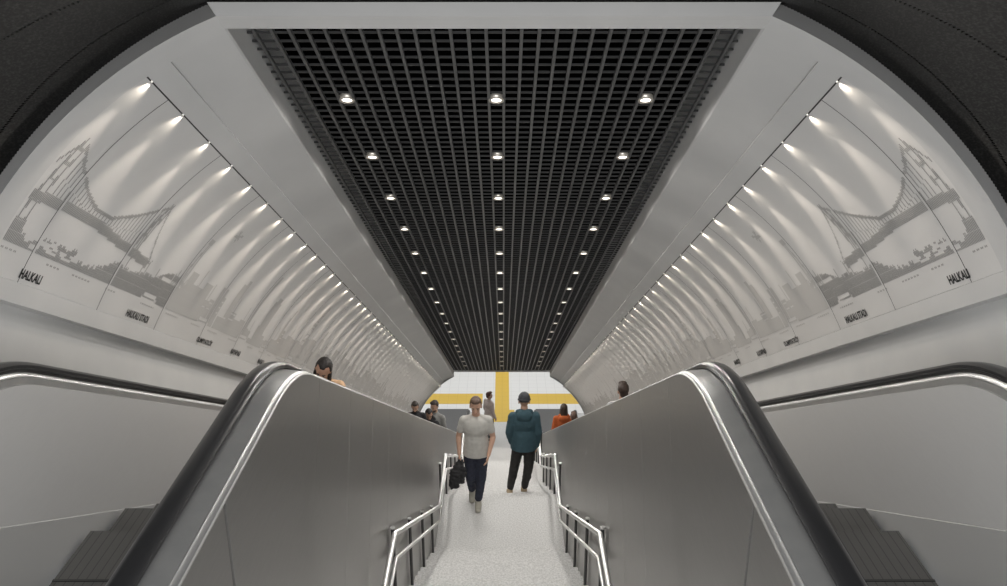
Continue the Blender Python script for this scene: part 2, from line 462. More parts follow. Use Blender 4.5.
# ------------------------------------------------------------------ concourse vault of black corrugated metal (setting)
def vault_row(y0, y1, name):
    for sd in (-1, 1):
        vs, fs = [], []; N = 420; th0, th1 = -.1, PI/2
        for i in range(N+1):
            th = th0+(th1-th0)*i/N; r = R+.09+(.011 if i % 2 else 0)
            X = sd*(C0+r*math.cos(th)); n = C1+r*math.sin(th)
            yr = 4.0*math.cos(INC)+.5*n; z = -2.0+math.cos(INC)*n
            vs += [W(X, min(y1, yr+.25), z), W(X, min(y0, yr+.25), z)]
        for i in range(N): fs.append((2*i, 2*i+1, 2*i+3, 2*i+2))
        if sd > 0: pass
        tag(mesh_obj(name+('_left' if sd < 0 else '_right'), vs, fs, M['black_metal']), kind='structure')
ys = [5.2, 3.95, 3.02, 2.09, 1.16, .3]
for k in range(len(ys)-1): vault_row(ys[k+1]+.012, ys[k]-.012, 'ceiling_vault')
for sd in (-1, 1):                                   # dark liner just outside the corrugated rows
    vs, fs = [], []; N = 40
    for i in range(N+1):
        th = -.1+(PI/2+.1)*i/N; r = R+.16
        X = sd*(C0+r*math.cos(th)); n = C1+r*math.sin(th)
        vs += [W(X, 4.0*math.cos(INC)+.5*n+.1, -2+math.cos(INC)*n), W(X, .3, -2+math.cos(INC)*n)]
    for i in range(N): fs.append((2*i, 2*i+1, 2*i+3, 2*i+2))
    tag(mesh_obj('ceiling_liner_'+SIDE[sd], vs, fs, M['gridback'], smooth=True), kind='structure')
m = MB(); nt_ = C1+(R+.10)
m.add([S(-1.5, S_RING+.005, 2.19), S(1.5, S_RING+.005, 2.19), S(1.5, S_RING+.005, nt_+.1), S(-1.5, S_RING+.005, nt_+.1)], [(0, 1, 2, 3)])
tag(m.build('wall_over_arch', M['black_metal']), kind='structure')
m = MB(); m.add([W(-C0-.02, 4.8, .13), W(C0+.02, 4.8, .13), W(C0+.02, .3, .13), W(-C0-.02, .3, .13)], [(0, 1, 2, 3)])
tag(m.build('ceiling_vault_crown', M['black_metal']), kind='structure')

# ------------------------------------------------------------------ escalators
H_Z, H_N = -1.545, .417
def esc_path(zt, nn, zb, r1=1.25, r2=1.8, y_start=.35, y_end=23.45):
    """polyline of (Y, Z, normal angle): horizontal, arc, incline, arc, horizontal"""
    t1 = r1*math.tan(INC/2); t2 = r2*math.tan(INC/2)
    yb = (nn - zt*math.cos(INC))/math.sin(INC); ye = (nn - zb*math.cos(INC))/math.sin(INC)
    P = []
    for k in range(6): P.append((y_start+(yb-t1-y_start)*k/6, zt, 0.0))
    for k in range(13):
        a = INC*k/12; P.append((yb-t1+r1*math.sin(a), zt-r1*(1-math.cos(a)), a))
    y0, z0 = P[-1][0], P[-1][1]
    y1 = ye-t2*math.cos(INC); z1 = zb+t2*math.sin(INC)
    for k in range(1, 30): P.append((y0+(y1-y0)*k/30, z0+(z1-z0)*k/30, INC))
    for k in range(13):
        a = INC*(1-k/12); P.append((ye+t2-r2*math.sin(a), zb+r2*(1-math.cos(a)), a))
    for k in range(1, 5): P.append((ye+t2+(y_end-ye-t2)*k/4, zb, 0.0))
    return P
HP = esc_path(H_Z, H_N, -ZF+.95)
SK = esc_path(-2.0, -.33, -ZF+.22, r1=.4, y_start=.6, y_end=23.2)
SP = esc_path(-2.72, -.32, -ZF, r1=.6, y_start=-1, y_end=25.4)
def path_z(P, y):
    for a, b in zip(P, P[1:]):
        if a[0] <= y <= b[0]: return a[1]+(b[1]-a[1])*(y-a[0])/(b[0]-a[0])
    return P[-1][1] if y > P[-1][0] else P[0][1]
def sweep(name, prof, P, m_, parent, closed=False, ang=40, newel=0):
    """prof: (x, h) with h along the path normal"""
    vs, fs = [], []; n = len(prof)
    pts = [(y, z, a) for y, z, a in P]
    if newel:
        r = newel; y1, z1, _ = pts[-1]; y0, z0, _ = pts[0]
        pts = [(y0-r*math.sin(PI*k/10), z0-r+r*math.cos(PI*k/10), -PI*k/10) for k in range(10, 0, -1)] + pts
        pts = pts + [(y1+r*math.sin(PI*k/10), z1-r+r*math.cos(PI*k/10), PI*k/10) for k in range(1, 11)]
    for y, z, a in pts:
        for x, h in prof: vs.append(W(x, y+h*math.sin(a), z+h*math.cos(a)))
    for i in range(len(pts)-1):
        for j in range(n if closed else n-1):
            fs.append((i*n+j, i*n+(j+1) % n, (i+1)*n+(j+1) % n, (i+1)*n+j))
    if closed: fs += [tuple(range(n))[::-1], tuple((len(pts)-1)*n+j for j in range(n))]
    return autosmooth(mesh_obj(name, vs, fs, m_, parent), ang)
NEW = .30
def rail_profile(sd, x0, x1):
    w = x1-x0
    p = [(x0, -.030), (x0-.002, -.016), (x0+.010, -.004), (x0+.026, 0), (x1-.026, 0), (x1-.010, -.004), (x1+.002, -.016), (x1, -.030), (x1-.012, -.036), (x0+.012, -.036)]
    return [(sd*x, h) for x, h in p]
step0 = None
for sd in (-1, 1):
    E_ = thing('escalator', 'brushed steel escalator with black handrails on the %s of the stairs' % SIDE[sd], 'escalator', W(sd*1.608, 3, -2.72))
    for x0, x1, nm in ((.968, 1.045, 'stair side'), (2.17, 2.25, 'wall side')):
        o = sweep('handrail', rail_profile(sd, x0, x1), HP, M['rubber'], E_, True, 35, NEW); o['label'] = 'black rubber handrail on the %s' % nm
    o = sweep('handrail_track', [(sd*x, h) for x, h in ((.985, -.034), (.985, -.06), (1.03, -.06), (1.03, -.034))], HP, M['comb'], E_, True, 35, NEW)
    o = sweep('handrail_track', [(sd*x, h) for x, h in ((2.186, -.034), (2.186, -.06), (2.234, -.06), (2.234, -.034))], HP, M['comb'], E_, True, 35, NEW)
    # inner balustrade decks
    sweep('deck', [(sd*x, h) for x, h in ((.892, -.046), (.93, -.040), (.985, -.034), (.99, -.05))], HP, M['deck'], E_)
    sweep('edge_trim', [(sd*x, h) for x, h in ((.8635, -.060), (.865, -.056), (.868, -.052), (.874, -.054), (.884, -.051), (.888, -.044), (.893, -.046))], HP, M['bright'], E_, False, 60)
    sweep('deck', [(sd*x, h) for x, h in ((1.03, -.05), (1.05, -.06), (1.055, -.085))], HP, M['deck'], E_)
    sweep('interior_panel', [(sd*1.055, -.085), (sd*1.055, -.98)], HP, M['steel_int'], E_)
    sweep('skirt', [(sd*1.056, .003), (sd*1.062, 0), (sd*1.08, -.95)], SK, M['skirt'], E_)
    # outer balustrade
    sweep('edge_trim', [(sd*x, h) for x, h in ((2.186, -.05), (2.178, -.058), (2.174, -.066), (2.174, -.070))], HP, M['bright'], E_, False, 60)
    sweep('deck', [(sd*x, h) for x, h in ((2.174, -.070), (2.166, -.075), (2.166, -.105), (2.16, -.108))], HP, M['deck'], E_)
    sweep('interior_panel', [(sd*2.16, -.108), (sd*2.16, -.98)], HP, M['steel_int'], E_)
    sweep('skirt', [(sd*2.159, .003), (sd*2.153, 0), (sd*2.135, -.95)], SK, M['skirt'], E_)
    sweep('deck', [(sd*x, h) for x, h in ((2.23, -.055), (2.28, -.07), (2.599, -.07))], HP, M['deck'], E_)
    # end caps of the balustrades at the lower newel
    for xa, xb in ((.864, 1.055), (2.16, 2.28)):
        m = MB(); ye = HP[-1][0]; zt = HP[-1][1]-.06
        prof = [(ye, zt)] + [(ye+(NEW-.06)*math.sin(PI*k/10), zt-(NEW-.06)+(NEW-.06)*math.cos(PI*k/10)) for k in range(1, 11)] + [(ye+.05, -ZF+.002), (ye-.3, -ZF+.002), (ye-.3, zt)]
        n = len(prof); m.add([W(sd*x, y, z) for x in (xa, xb) for y, z in prof],
                             [tuple(range(n)), tuple(range(n, 2*n))[::-1]]+[(k, (k+1) % n, n+(k+1) % n, n+k) for k in range(n)])
        autosmooth(m.build('newel_casing', M['steel_int'], E_), 30)
    # cladding panels towards the stairs
    X = sd*.864
    def top_pt(y):                                    # upper edge follows the handrail path
        best = min(range(len(HP)-1), key=lambda i: abs((HP[i][0]+HP[i][0])/2-y))
        return y, path_z(CP, y)
    CP = [(y-.058*math.sin(a), z-.058*math.cos(a)) for y, z, a in HP]
    cuts = [('v', .35), ('v', 2.44)] + [('s', 4.32+.9*k) for k in range(22)]
    cuts = [c for c in cuts if c[0] == 'v' or c[1] < 23.4] + [('v', 23.2)]
    def cut_line(c):
        """point on the top edge and a point far below"""
        if c[0] == 'v': return (c[1], path_z(CP, c[1])), (c[1], -4.9 if c[1] < 5 else -13.1)
        s = c[1]
        for a, b in zip(CP, CP[1:]):
            sa = a[0]*ES.y+a[1]*ES.z; sb = b[0]*ES.y+b[1]*ES.z
            if sa <= s <= sb:
                t = (s-sa)/(sb-sa); y = a[0]+(b[0]-a[0])*t; z = a[1]+(b[1]-a[1])*t
                d = 2.6 if s < 22 else 1.3
                return (y, z), (y-d*math.sin(INC), z-d*math.cos(INC))
    for i in range(len(cuts)-1):
        (ya, za), (yal, zal) = cut_line(cuts[i]); (yb, zb), (ybl, zbl) = cut_line(cuts[i+1])
        tops = [(y, z) for y, z in CP if ya+.006 < y < yb-.006]
        g = .0045 if i != 1 else .007
        gl = .012 if cuts[i] == ('v', 2.44) else .002
        gr = .010 if cuts[i+1] == ('v', 2.44) else .002
        up = [(ya+gl, path_z(CP, ya+gl))] + tops + [(yb-gr, path_z(CP, yb-gr))]
        lo = [(yal+gl + (ybl-gr-yal-gl)*(k/(len(up)-1)), zal+(zbl-zal)*(k/(len(up)-1))) for k in range(len(up))]
        # break tall side into rows so shading stays smooth
        vs = [W(X, y, z) for y, z in up]+[W(X, y, z) for y, z in lo]+[W(X+sd*.02, y, z) for y, z in up]+[W(X+sd*.02, y, z) for y, z in lo]
        n = len(up); fs = []
        for k in range(n-1): fs.append((k, k+1, n+k+1, n+k)); fs.append((k, 2*n+k, 2*n+k+1, k+1))
        fs += [(0, n, 3*n, 2*n), (n-1, 3*n-1, 4*n-1, 2*n-1)]
        mesh_obj('cladding_panel', vs, fs, M['clad'], E_)
    sweep('cladding_backing', [(sd*.905, -.06), (sd*.905, -2.4)], [p for p in HP if 1.2 < p[0] < 22.5], M['dark_gap'], E_)
    # landing plates and combs
    m = MB(); m.box(W(sd*1.608, 1.4, -2.735), (.52, 2.08, .015)); m.build('landing_plate', M['step'], E_)
    m = MB(); m.box(W(sd*1.608, 3.485, -2.722), (.52, .007, .006)); m.build('comb', M['comb'], E_)
    m = MB(); m.box(W(sd*1.608, 24.1, -ZF+.006), (.52, 1.3, .006)); m.build('landing_plate', M['plate'], E_)
    # steps
    y = 3.49; k = 0; proto = None
    while y < 22.9:
        z = path_z(SP, y+.4)
        if proto is None:
            m = MB(); m.box((0, .2, -.012), (.518, .2, .012))
            m.add([(-.518, .40, -.002), (.518, .40, -.002), (.518, .385, -.10), (-.518, .385, -.10), (.518, .33, -.22), (-.518, .33, -.22)], [(0, 1, 2, 3), (3, 2, 4, 5)])
            m.add([(-.518, .002, .0), (-.518, .002, .23)], [])
            proto = m.build('step', M['step'], E_, world=False); o = proto
        else:
            o = proto.copy(); link(o, E_)
        o.location = W(sd*1.608, y, z)-E_.location
        y += .4; k += 1

# ------------------------------------------------------------------ stairs
st = thing('staircase', 'wide speckled grey granite staircase between the escalators', 'stairs', W(0, 5, -4.7))
XW = .862
def flight(y0, z0, nr, rise, tread, name='flight'):
    """starts at the landing edge (y0,z0) and goes down nr risers"""
    vs, fs = [], []; pts = [(y0, z0)]; y, z = y0, z0
    for k in range(nr):
        z -= rise; pts.append((y, z))
        if k < nr-1: y += tread; pts.append((y, z))
    for (a, b) in pts: vs += [W(-XW, a, b), W(XW, a, b)]
    n = len(pts)
    for i in range(n-1): fs.append((2*i, 2*i+1, 2*i+3, 2*i+2))
    # soffit
    b = len(vs); vs += [W(-XW, y0-.1, z0-.25), W(XW, y0-.1, z0-.25), W(-XW, y-.1, z-.25), W(XW, y-.1, z-.25)]
    fs += [(b, b+2, b+3, b+1)]
    mesh_obj(name, vs, fs, M['granite'], st); return y, z
def landing(y0, y1, z, name='landing'):
    m = MB(); m.box(W(0, (y0+y1)/2, z-.1), (XW, (y1-y0)/2, .1)); m.build(name, M['granite'], st)
T = .267
landing(-1.5, .67, -2.5, 'landing'); flight(.67, -2.5, 15, 2.2/15, 4.0/14)
landing(4.67, 5.58, -4.70); y, z = flight(5.58, -4.70, 16, .15, T)
landing(y, 11.0, -7.10); y, z = flight(11.0, -7.10, 16, .15, T)
landing(y, 15.9, -9.5); y, z = flight(15.9, -9.5, 16, .15, T)
landing(y, 20.8, -11.9); y, z = flight(20.8, -11.9, 8, .15, T)
y_foot = y
SEG = [(5.58, -4.70), (9.585, -7.10), (10.85, -7.10), (14.95, -9.5), (15.9, -9.5), (19.9, -11.9), (20.8, -11.9), (22.7, -13.1), (23.3, -13.1)]
def tread_z(y):
    for y0, z0, y1 in ((5.58, -4.70, 9.585), (11.0, -7.10, 15.005), (15.9, -9.5, 19.9), (20.8, -11.9, 22.67)):
        if y0 <= y < y1: return z0-.15*(int((y-y0)/T)+1)
    for a, b, z in ((4.67, 5.58, -4.7), (9.585, 11.0, -7.1), (15.005, 15.9, -9.5), (19.9, 20.8, -11.9)):
        if a <= y < b: return z
    return -13.1
for sd in (-1, 1):
    h = thing('stair_handrail', 'double stainless steel handrail on dark posts along the %s side of the stairs' % SIDE[sd], 'handrail', W(sd*.83, 5, -4.7))
    XR = sd*.775
    for hh, r, nm in ((.77, .0215, 'top_rail'), (.55, .017, 'lower_rail')):
        pts = [(1.0, -2.6)] + [(4.6, -4.70)] + SEG
        pts = [(y, z+hh) for y, z in pts]
        m = MB(); m.tube([W(XR, y, z) for y, z in pts], r, 12); autosmooth(m.build(nm, M['stainless'], h), 50)
    ys = [4.75, 5.9, 7.0, 8.1, 9.2, 10.6, 11.7, 12.8, 13.9, 15.0, 16.1, 17.2, 18.3, 19.4, 20.6, 21.7, 22.8]
    def rail_z(y):
        P_ = [(1.0, -2.6), (4.6, -4.7)]+SEG
        for a, b in zip(P_, P_[1:]):
            if a[0] <= y <= b[0]: return a[1]+(b[1]-a[1])*(y-a[0])/(b[0]-a[0])
        return -13.1
    pmesh = {}
    for y in ys:
        zb = tread_z(y); zt = rail_z(y)+.77
        m = MB(); m.tube([W(sd*.838, y, zb+.001), W(sd*.838, y, zt+.02)], .0155, 10); p = autosmooth(m.build('post', M['post'], h), 50)
        m = MB(); m.tube([W(sd*.838, y, zt+.02), W(sd*.838, y, zt+.032)], .0205, 10); autosmooth(m.build('post_cap', M['stainless'], p), 50)
        for hh in (.77, .55):
            m = MB(); m.tube([W(sd*.838, y, zt-.77+hh-.035), W(sd*.79, y, zt-.77+hh-.035), W(XR, y, zt-.77+hh-.01)], .006, 8); m.build('bracket', M['stainless'], p)

# ------------------------------------------------------------------ lower hall
def plane(name, x0, x1, y0, y1, z, m_, kind='structure'):
    o = mesh_obj(name, [W(x0, y0, z), W(x1, y0, z), W(x1, y1, z), W(x0, y1, z)], [(0, 1, 2, 3)], m_)
    return tag(o, kind=kind) if kind else o
plane('floor', -7, 7, 22.0, 40, -ZF, M['tile'])
plane('floor_stair_foot', -.862, .862, 22.0, 24.53, -ZF+.003, M['granite'])
plane('floor_upper', -6, 6, -6, .2, -2.53, M['granite'])
for nm, v in (('wall_hall_back', [(-7, 40, -ZF), (7, 40, -ZF), (7, 40, -ZF+4), (-7, 40, -ZF+4)]),
              ('wall_hall_left', [(-7, 22, -ZF), (-7, 40, -ZF), (-7, 40, -ZF+4), (-7, 22, -ZF+4)]),
              ('wall_hall_right', [(7, 22, -ZF), (7, 40, -ZF), (7, 40, -ZF+4), (7, 22, -ZF+4)]),
              ('ceiling_hall', [(-7, 22, -ZF+4), (7, 22, -ZF+4), (7, 40, -ZF+4), (-7, 40, -ZF+4)])):
    tag(mesh_obj(nm, [W(*p) for p in v], [(0, 1, 2, 3)], M['hallwhite']), kind='structure')
tp = thing('tactile_paving', 'yellow tactile paving path forming a cross on the lower hall floor', 'tactile paving', W(0, 26, -ZF))
def slab(name, x0, x1, y0, y1):
    m = MB(); m.box(W((x0+x1)/2, (y0+y1)/2, -ZF+.003), ((x1-x0)/2, (y1-y0)/2, .003)); return m.build(name, M['yellow'], tp)
slab('warning_strip', -.40, .40, 24.53, 25.35)
slab('guide_strip', -.235, .235, 25.35, 31)
slab('cross_strip', -3.4, -.65, 25.78, 26.53); slab('cross_strip', .65, 3.4, 25.78, 26.53)
# ------------------------------------------------------------------ PEOPLE
def cap(mb, p0, r0, p1, r1, side=(1, 0, 0), flat=1.0, n=14):
    p0, p1 = Vector(p0), Vector(p1); t = (p1-p0)
    if t.length < 1e-5: t = Vector((0, 0, 1e-4))
    t.normalize(); u = Vector(side) - t*t.dot(Vector(side))
    if u.length < .05: u = Vector((0, 1, 0)) - t*t.y
    u.normalize(); w = t.cross(u)
    rings = [(p0 - t*r0*flat*math.sin(a), r0*math.cos(a)) for a in (1.45, 1.0, .5)]
    rings += [(p0+(p1-p0)*k/4, r0+(r1-r0)*k/4) for k in range(5)]
    rings += [(p1 + t*r1*flat*math.sin(a), r1*math.cos(a)) for a in (.5, 1.0, 1.45)]
    vs = []
    for c, r in rings:
        for j in range(n):
            a = 2*PI*j/n; vs.append(c + u*r*math.cos(a) + w*r*flat*math.sin(a))
    fs = [tuple(range(n))[::-1]]
    for i in range(len(rings)-1):
        for j in range(n): fs.append((i*n+j, i*n+(j+1) % n, (i+1)*n+(j+1) % n, (i+1)*n+j))
    fs.append(tuple((len(rings)-1)*n+j for j in range(n)))
    mb.add(vs, fs)
def ell(mb, c, r, f=None, nu=20, nv=14):
    vs, fs = [], []
    for i in range(nv+1):
        th = PI*i/nv
        th = min(max(th, .02), PI-.02)
        for j in range(nu):
            a = 2*PI*j/nu; p = Vector((r[0]*math.sin(th)*math.cos(a), r[1]*math.sin(th)*math.sin(a), r[2]*math.cos(th)))
            if f: p = f(p)
            vs.append(Vector(c)+p)
    fs = [tuple(range(nu))]
    for i in range(nv):
        for j in range(nu): fs.append((i*nu+j, (i+1)*nu+j, (i+1)*nu+(j+1) % nu, i*nu+(j+1) % nu))
    fs.append(tuple(nv*nu+j for j in range(nu))[::-1])
    mb.add(vs, fs)
TMP = bpy.data.scenes.new('tmp_scene')
def tmp_graph():
    with bpy.context.temp_override(scene=TMP, view_layer=TMP.view_layers[0]): return bpy.context.evaluated_depsgraph_get()
def remesh(name, mb, m_, parent, voxel, it=4, wrinkle=0.0, wscale=9.0, hem=None):
    me = bpy.data.meshes.new('tmp'); me.from_pydata(mb.v, [], mb.f); me.update()
    o = bpy.data.objects.new('tmp', me); TMP.collection.objects.link(o)
    md = o.modifiers.new('r', 'REMESH'); md.mode = 'VOXEL'; md.voxel_size = voxel
    sm = o.modifiers.new('s', 'SMOOTH'); sm.factor = .5; sm.iterations = it
    dg = tmp_graph(); ev = o.evaluated_get(dg)
    out = bpy.data.meshes.new_from_object(ev); bpy.data.objects.remove(o)
    if wrinkle:
        from mathutils import noise
        nrm = [v.normal.copy() for v in out.vertices]
        for v, nv in zip(out.vertices, nrm):
            v.co += nv*wrinkle*noise.noise(Vector((v.co.x*wscale, v.co.y*wscale, v.co.z*wscale*1.9)))
    if hem:
        bm = bmesh.new(); bm.from_mesh(out)
        bmesh.ops.bisect_plane(bm, geom=bm.verts[:]+bm.edges[:]+bm.faces[:], plane_co=hem[0], plane_no=hem[1], clear_inner=True)
        bmesh.ops.holes_fill(bm, edges=[e for e in bm.edges if e.is_boundary])
        bm.to_mesh(out); bm.free()
    out.name = name; out.materials.clear(); out.materials.append(m_)
    out.polygons.foreach_set('use_smooth', [True]*len(out.polygons))
    r = bpy.data.objects.new(name, out); link(r, parent); return r
def hand(mb, w, d, side, pn, curl):
    w, d = Vector(w), Vector(d).normalized(); side = Vector(side); side = (side-d*side.dot(d)).normalized()
    pn = Vector(pn); pn = (pn-d*pn.dot(d)-side*pn.dot(side)).normalized()
    cap(mb, w-d*.02, .025, w+d*.08, .040, side, .42)
    for i, ln in enumerate((.072, .08, .075, .058)):
        p = w+d*(.082-.004*abs(i-1))+side*(.030-.0205*i); a = curl*.45
        for k, f in enumerate((.42, .32, .26)):
            dd = d*math.cos(a)+pn*math.sin(a); q = p+dd*ln*f
            cap(mb, p, .0098-.0008*k, q, .0092-.0009*k, side, 1, 8); p = q; a += curl*.6
    p = w+d*.022+side*.028; q = p+(side*.75+d*.6+pn*.25).normalized()*.042; cap(mb, p, .014, q, .011, pn, 1, 8)
    cap(mb, q, .011, q+(d*.85+pn*.35+side*.1).normalized()*.032, .009, pn, 1, 8)

def cv_(V, s): return V['k'+s]+(V['a'+s]-V['k'+s])*.28+Vector((0, -.014, 0))
ARM = dict(sr=(.175, -.01, 1.395), er=(.222, -.02, 1.12), wr=(.225, .07, .88), sl=(-.175, -.01, 1.395), el=(-.222, -.02, 1.12), wl=(-.225, .07, .88))
LEG = dict(hr=(.09, 0, .93), kr=(.10, .02, .50), ar=(.10, -.02, .085), hl=(-.09, 0, .93), kl=(-.10, .02, .50), al=(-.10, -.02, .085))
def skin_mat(n, c): return noise_mat('skin_'+n, c, tuple(x*1.06 for x in c), 20, .55)
def human(label, loc, rotz, H, pose=None, top='tee', topc=(.5, .5, .5), legc=(.02, .02, .03), shoec=(.4, .38, .3), hairc=(.03, .02, .015), skinc=(.50, .31, .22),
          hair='short', pitch=0.0, yaw=0.0, roll=0.0, lean=0.0, face=True, beard=False, vox=.010, curl=(.5, .5), toes=None, names=('t_shirt', 'trousers')):
    P_ = dict(ARM); P_.update(LEG); P_.update(pose or {})
    root = thing('person', label, 'person', loc, rotz); k = H/1.75; root.scale = (k, k, k)
    V = {a: Vector(b) for a, b in P_.items()}
    LM = Matrix.Translation((0, 0, .95)) @ Matrix.Rotation(-lean, 4, 'X') @ Matrix.Translation((0, 0, -.95))
    for a in ('sr', 'er', 'wr', 'sl', 'el', 'wl'): V[a] = LM @ V[a]
    def up(mb):                                       # lean the trunk
        mb.v = [tuple(LM @ Vector(v)) for v in mb.v]; return mb
    HM = LM @ Matrix.Translation((0, -.005, 1.50)) @ Matrix.Rotation(yaw, 4, 'Z') @ Matrix.Rotation(-pitch, 4, 'X') @ Matrix.Rotation(roll, 4, 'Y') @ Matrix.Translation((0, .005, -1.50))
    def hd(mb): mb.v = [tuple(HM @ Vector(v)) for v in mb.v]; return mb
    # ---- body: one continuous mesh
    b = MB()
    t = MB(); ell(t, (0, -.005, .97), (.160, .108, .13)); ell(t, (0, 0, 1.12), (.140, .098, .16)); ell(t, (0, 0, 1.30), (.165, .112, .17))
    cap(t, (-.145, -.01, 1.388), .048, (.145, -.01, 1.388), .048, (0, 1, 0)); cap(t, (0, -.02, 1.42), .064, (0, -.005, 1.54), .054)
    up(t); b.add(t.v, t.f)
    h = MB(); ell(h, (0, -.005, 1.655), (.076, .094, .098)); ell(h, (0, .030, 1.600), (.060, .066, .086)); ell(h, (0, .060, 1.545), (.034, .034, .030))
    cap(h, (0, .088, 1.632), .009, (0, .108, 1.598), .0145, (1, 0, 0)); ell(h, (.0, .088, 1.566), (.024, .014, .010))
    for s in (-1, 1): ell(h, (s*.079, -.005, 1.615), (.011, .022, .033)); ell(h, (s*.030, .080, 1.648), (.022, .014, .008))
    hd(h); b.add(h.v, h.f)
    for s in 'rl':
        cap(b, V['s'+s], .046, V['e'+s], .039); cap(b, V['e'+s], .040, V['w'+s], .027)
        cap(b, V['e'+s]+(V['w'+s]-V['e'+s])*.08, .041, V['e'+s]+(V['w'+s]-V['e'+s])*.35, .039)
        d = (V['w'+s]-V['e'+s]).normalized(); sx = 1 if s == 'r' else -1
        hand(b, V['w'+s], d, (0, 1, 0), (-sx, .15, 0), curl[0] if s == 'r' else curl[1])
        cap(b, V['h'+s], .088, V['k'+s], .056); cap(b, V['k'+s], .054, V['a'+s], .037)
        cv = V['k'+s]+(V['a'+s]-V['k'+s])*.28; cap(b, cv+Vector((0, -.014, .04)), .05, cv+Vector((0, -.012, -.05)), .047)
        tz = (toes or {}).get(s, (0, 1, -.12)); td = Vector(tz).normalized()
        cap(b, V['a'+s], .034, V['a'+s]+td*.10+Vector((0, 0, -.042)), .022, (1, 0, 0), .8)
    body = remesh('body', b, skin_mat('tone', skinc), root, vox, 3)
    # ---- hair / hat
    hm = noise_mat('hair', hairc, tuple(x*1.8 for x in hairc), 60, .6, stretch=(1, 1, .3))
    m = MB(); cz = 1.668
    def cut(p):
        if p.y > .050 and p.z < (.026 if hair == 'short' else .042)+.25*(.09-p.y): return Vector((p.x*.72, p.y*.6, p.z*.72))
        if p.z < -.055 and hair == 'short': return Vector((p.x*.75, p.y*.78, p.z*.8))
        return p
    if hair == 'beanie':
        ell(m, (0, -.006, 1.672), (.090, .108, .100), lambda p: p if p.z > -.045 else Vector((p.x*.7, p.y*.7, -.03)))
        n = 18
        pts = [(.088*math.cos(2*PI*j/n), -.006+.106*math.sin(2*PI*j/n), 1.655-.012*math.sin(2*PI*j/n)) for j in range(n)]
        for j in range(n): cap(m, pts[j], .013, pts[(j+1) % n], .013, (0, 0, 1), .8, 8)
    else:
        ell(m, (0, -.012, cz), (.086, .103, .099), cut)
        if hair == 'short': ell(m, (0, .040, 1.735), (.066, .060, .034)); ell(m, (0, -.06, 1.60), (.064, .045, .055))
    if hair == 'long':
        cap(m, (0, -.055, 1.66), .085, (0, -.085, 1.44), .080, (1, 0, 0), .62)
        for s in (-1, 1): cap(m, (s*.066, -.015, 1.67), .030, (s*.082, -.005, 1.47), .03, (0, 1, 0), .7)
    if hair == 'bun': ell(m, (0, -.12, 1.70), (.045, .045, .045))
    hd(m); remesh('beanie' if hair == 'beanie' else 'hair', m, hm, root, .008, 2, .004, 40)
    if face:
        dm = mat('eye_dark', (.02, .015, .012), .3); lm = mat('lip', tuple(x*y for x, y in zip(skinc, (.78, .55, .55))), .5)
        for s in (-1, 1):
            e = MB(); ell(e, (s*.030, .0925, 1.632), (.0105, .006, .0055), None, 10, 8); hd(e); e.build('eye', dm, root, True, False)
            e = MB(); cap(e, (s*.016, .0985, 1.652), .004, (s*.046, .089, 1.652), .0035, (0, 0, 1), 1, 8); hd(e); e.build('eyebrow', hm, root, True, False)
        e = MB(); cap(e, (-.02, .098, 1.566), .0045, (.02, .098, 1.566), .0045, (0, 0, 1), 1, 8); hd(e); e.build('mouth', lm, root, True, False)
    if beard:
        e = MB(); ell(e, (0, .047, 1.553), (.060, .058, .042)); hd(e); remesh('beard', e, hm, root, .008, 2)
    # ---- trousers
    lm = noise_mat('trouser_cloth', legc, tuple(x*1.5 for x in legc), 25, .85)
    m = MB(); ell(m, (0, -.008, .965), (.172, .122, .12))
    for s in 'rl':
        cap(m, V['h'+s]+Vector((0, 0, -.02)), .093, V['k'+s], .076); an = V['a'+s]+(V['k'+s]-V['a'+s])*.15; cap(m, V['k'+s], .075, an, .056); cap(m, cv_(V, s)+Vector((0, 0, .05)), .066, cv_(V, s)+Vector((0, 0, -.06)), .062)
    remesh(names[1], m, lm, root, .011, 4, .006, 14)
    # ---- shoes
    sm_ = mat('shoe', shoec, .6); so = mat('sole', (.55, .54, .5), .6)
    for s in 'rl':
        m = MB(); a = V['a'+s]; td = Vector((toes or {}).get(s, (0, 1, 0))).normalized(); dn = Vector((0, 0, -1)) - td*(-td.z); dn.normalize()
        cap(m, a+dn*.032-td*.045, .046, a+dn*.035+td*.06, .052, (1, 0, 0), .95); cap(m, a+dn*.035+td*.06, .050, a+dn*.046+td*.15, .042, (1, 0, 0), .85); cap(m, a, .052, a+dn*.03, .052)
        sh = remesh('shoe', m, sm_, root, .009, 3)
        q = MB(); cap(q, a+dn*.070-td*.05, .040, a+dn*.074+td*.15, .042, (1, 0, 0), .32); q.build('sole', so, sh, True, False)
    # ---- top
    tm = noise_mat('top_cloth', topc, tuple(min(1, x*1.12) for x in topc), 18, .85)
    jk = top in ('jacket', 'sweater'); inf = .016 if top == 'tee' else (.026 if top == 'jacket' else .018)
    t = MB(); ell(t, (0, .002, 1.29), (.168+inf, .119+inf, .163+inf)); ell(t, (0, 0, 1.12), (.142+inf, .10+inf, .17))
    cap(t, (0, -.003, 1.10), .158+inf, (0, -.006, .78), .188+inf, (1, 0, 0), .78)
    
    for s in (-1, 1): cap(t, (s*.060, -.014, 1.432), .046, (s*.155, -.01, 1.395), .050+inf*.5, (0, 1, 0)); cap(t, (s*.10, -.01, 1.34), .095, (s*.10, -.01, 1.20), .085, (0, 1, 0))
    cap(t, (0, -.014, 1.41), .078, (0, -.012, 1.435 if top == 'tee' else 1.465), .070)
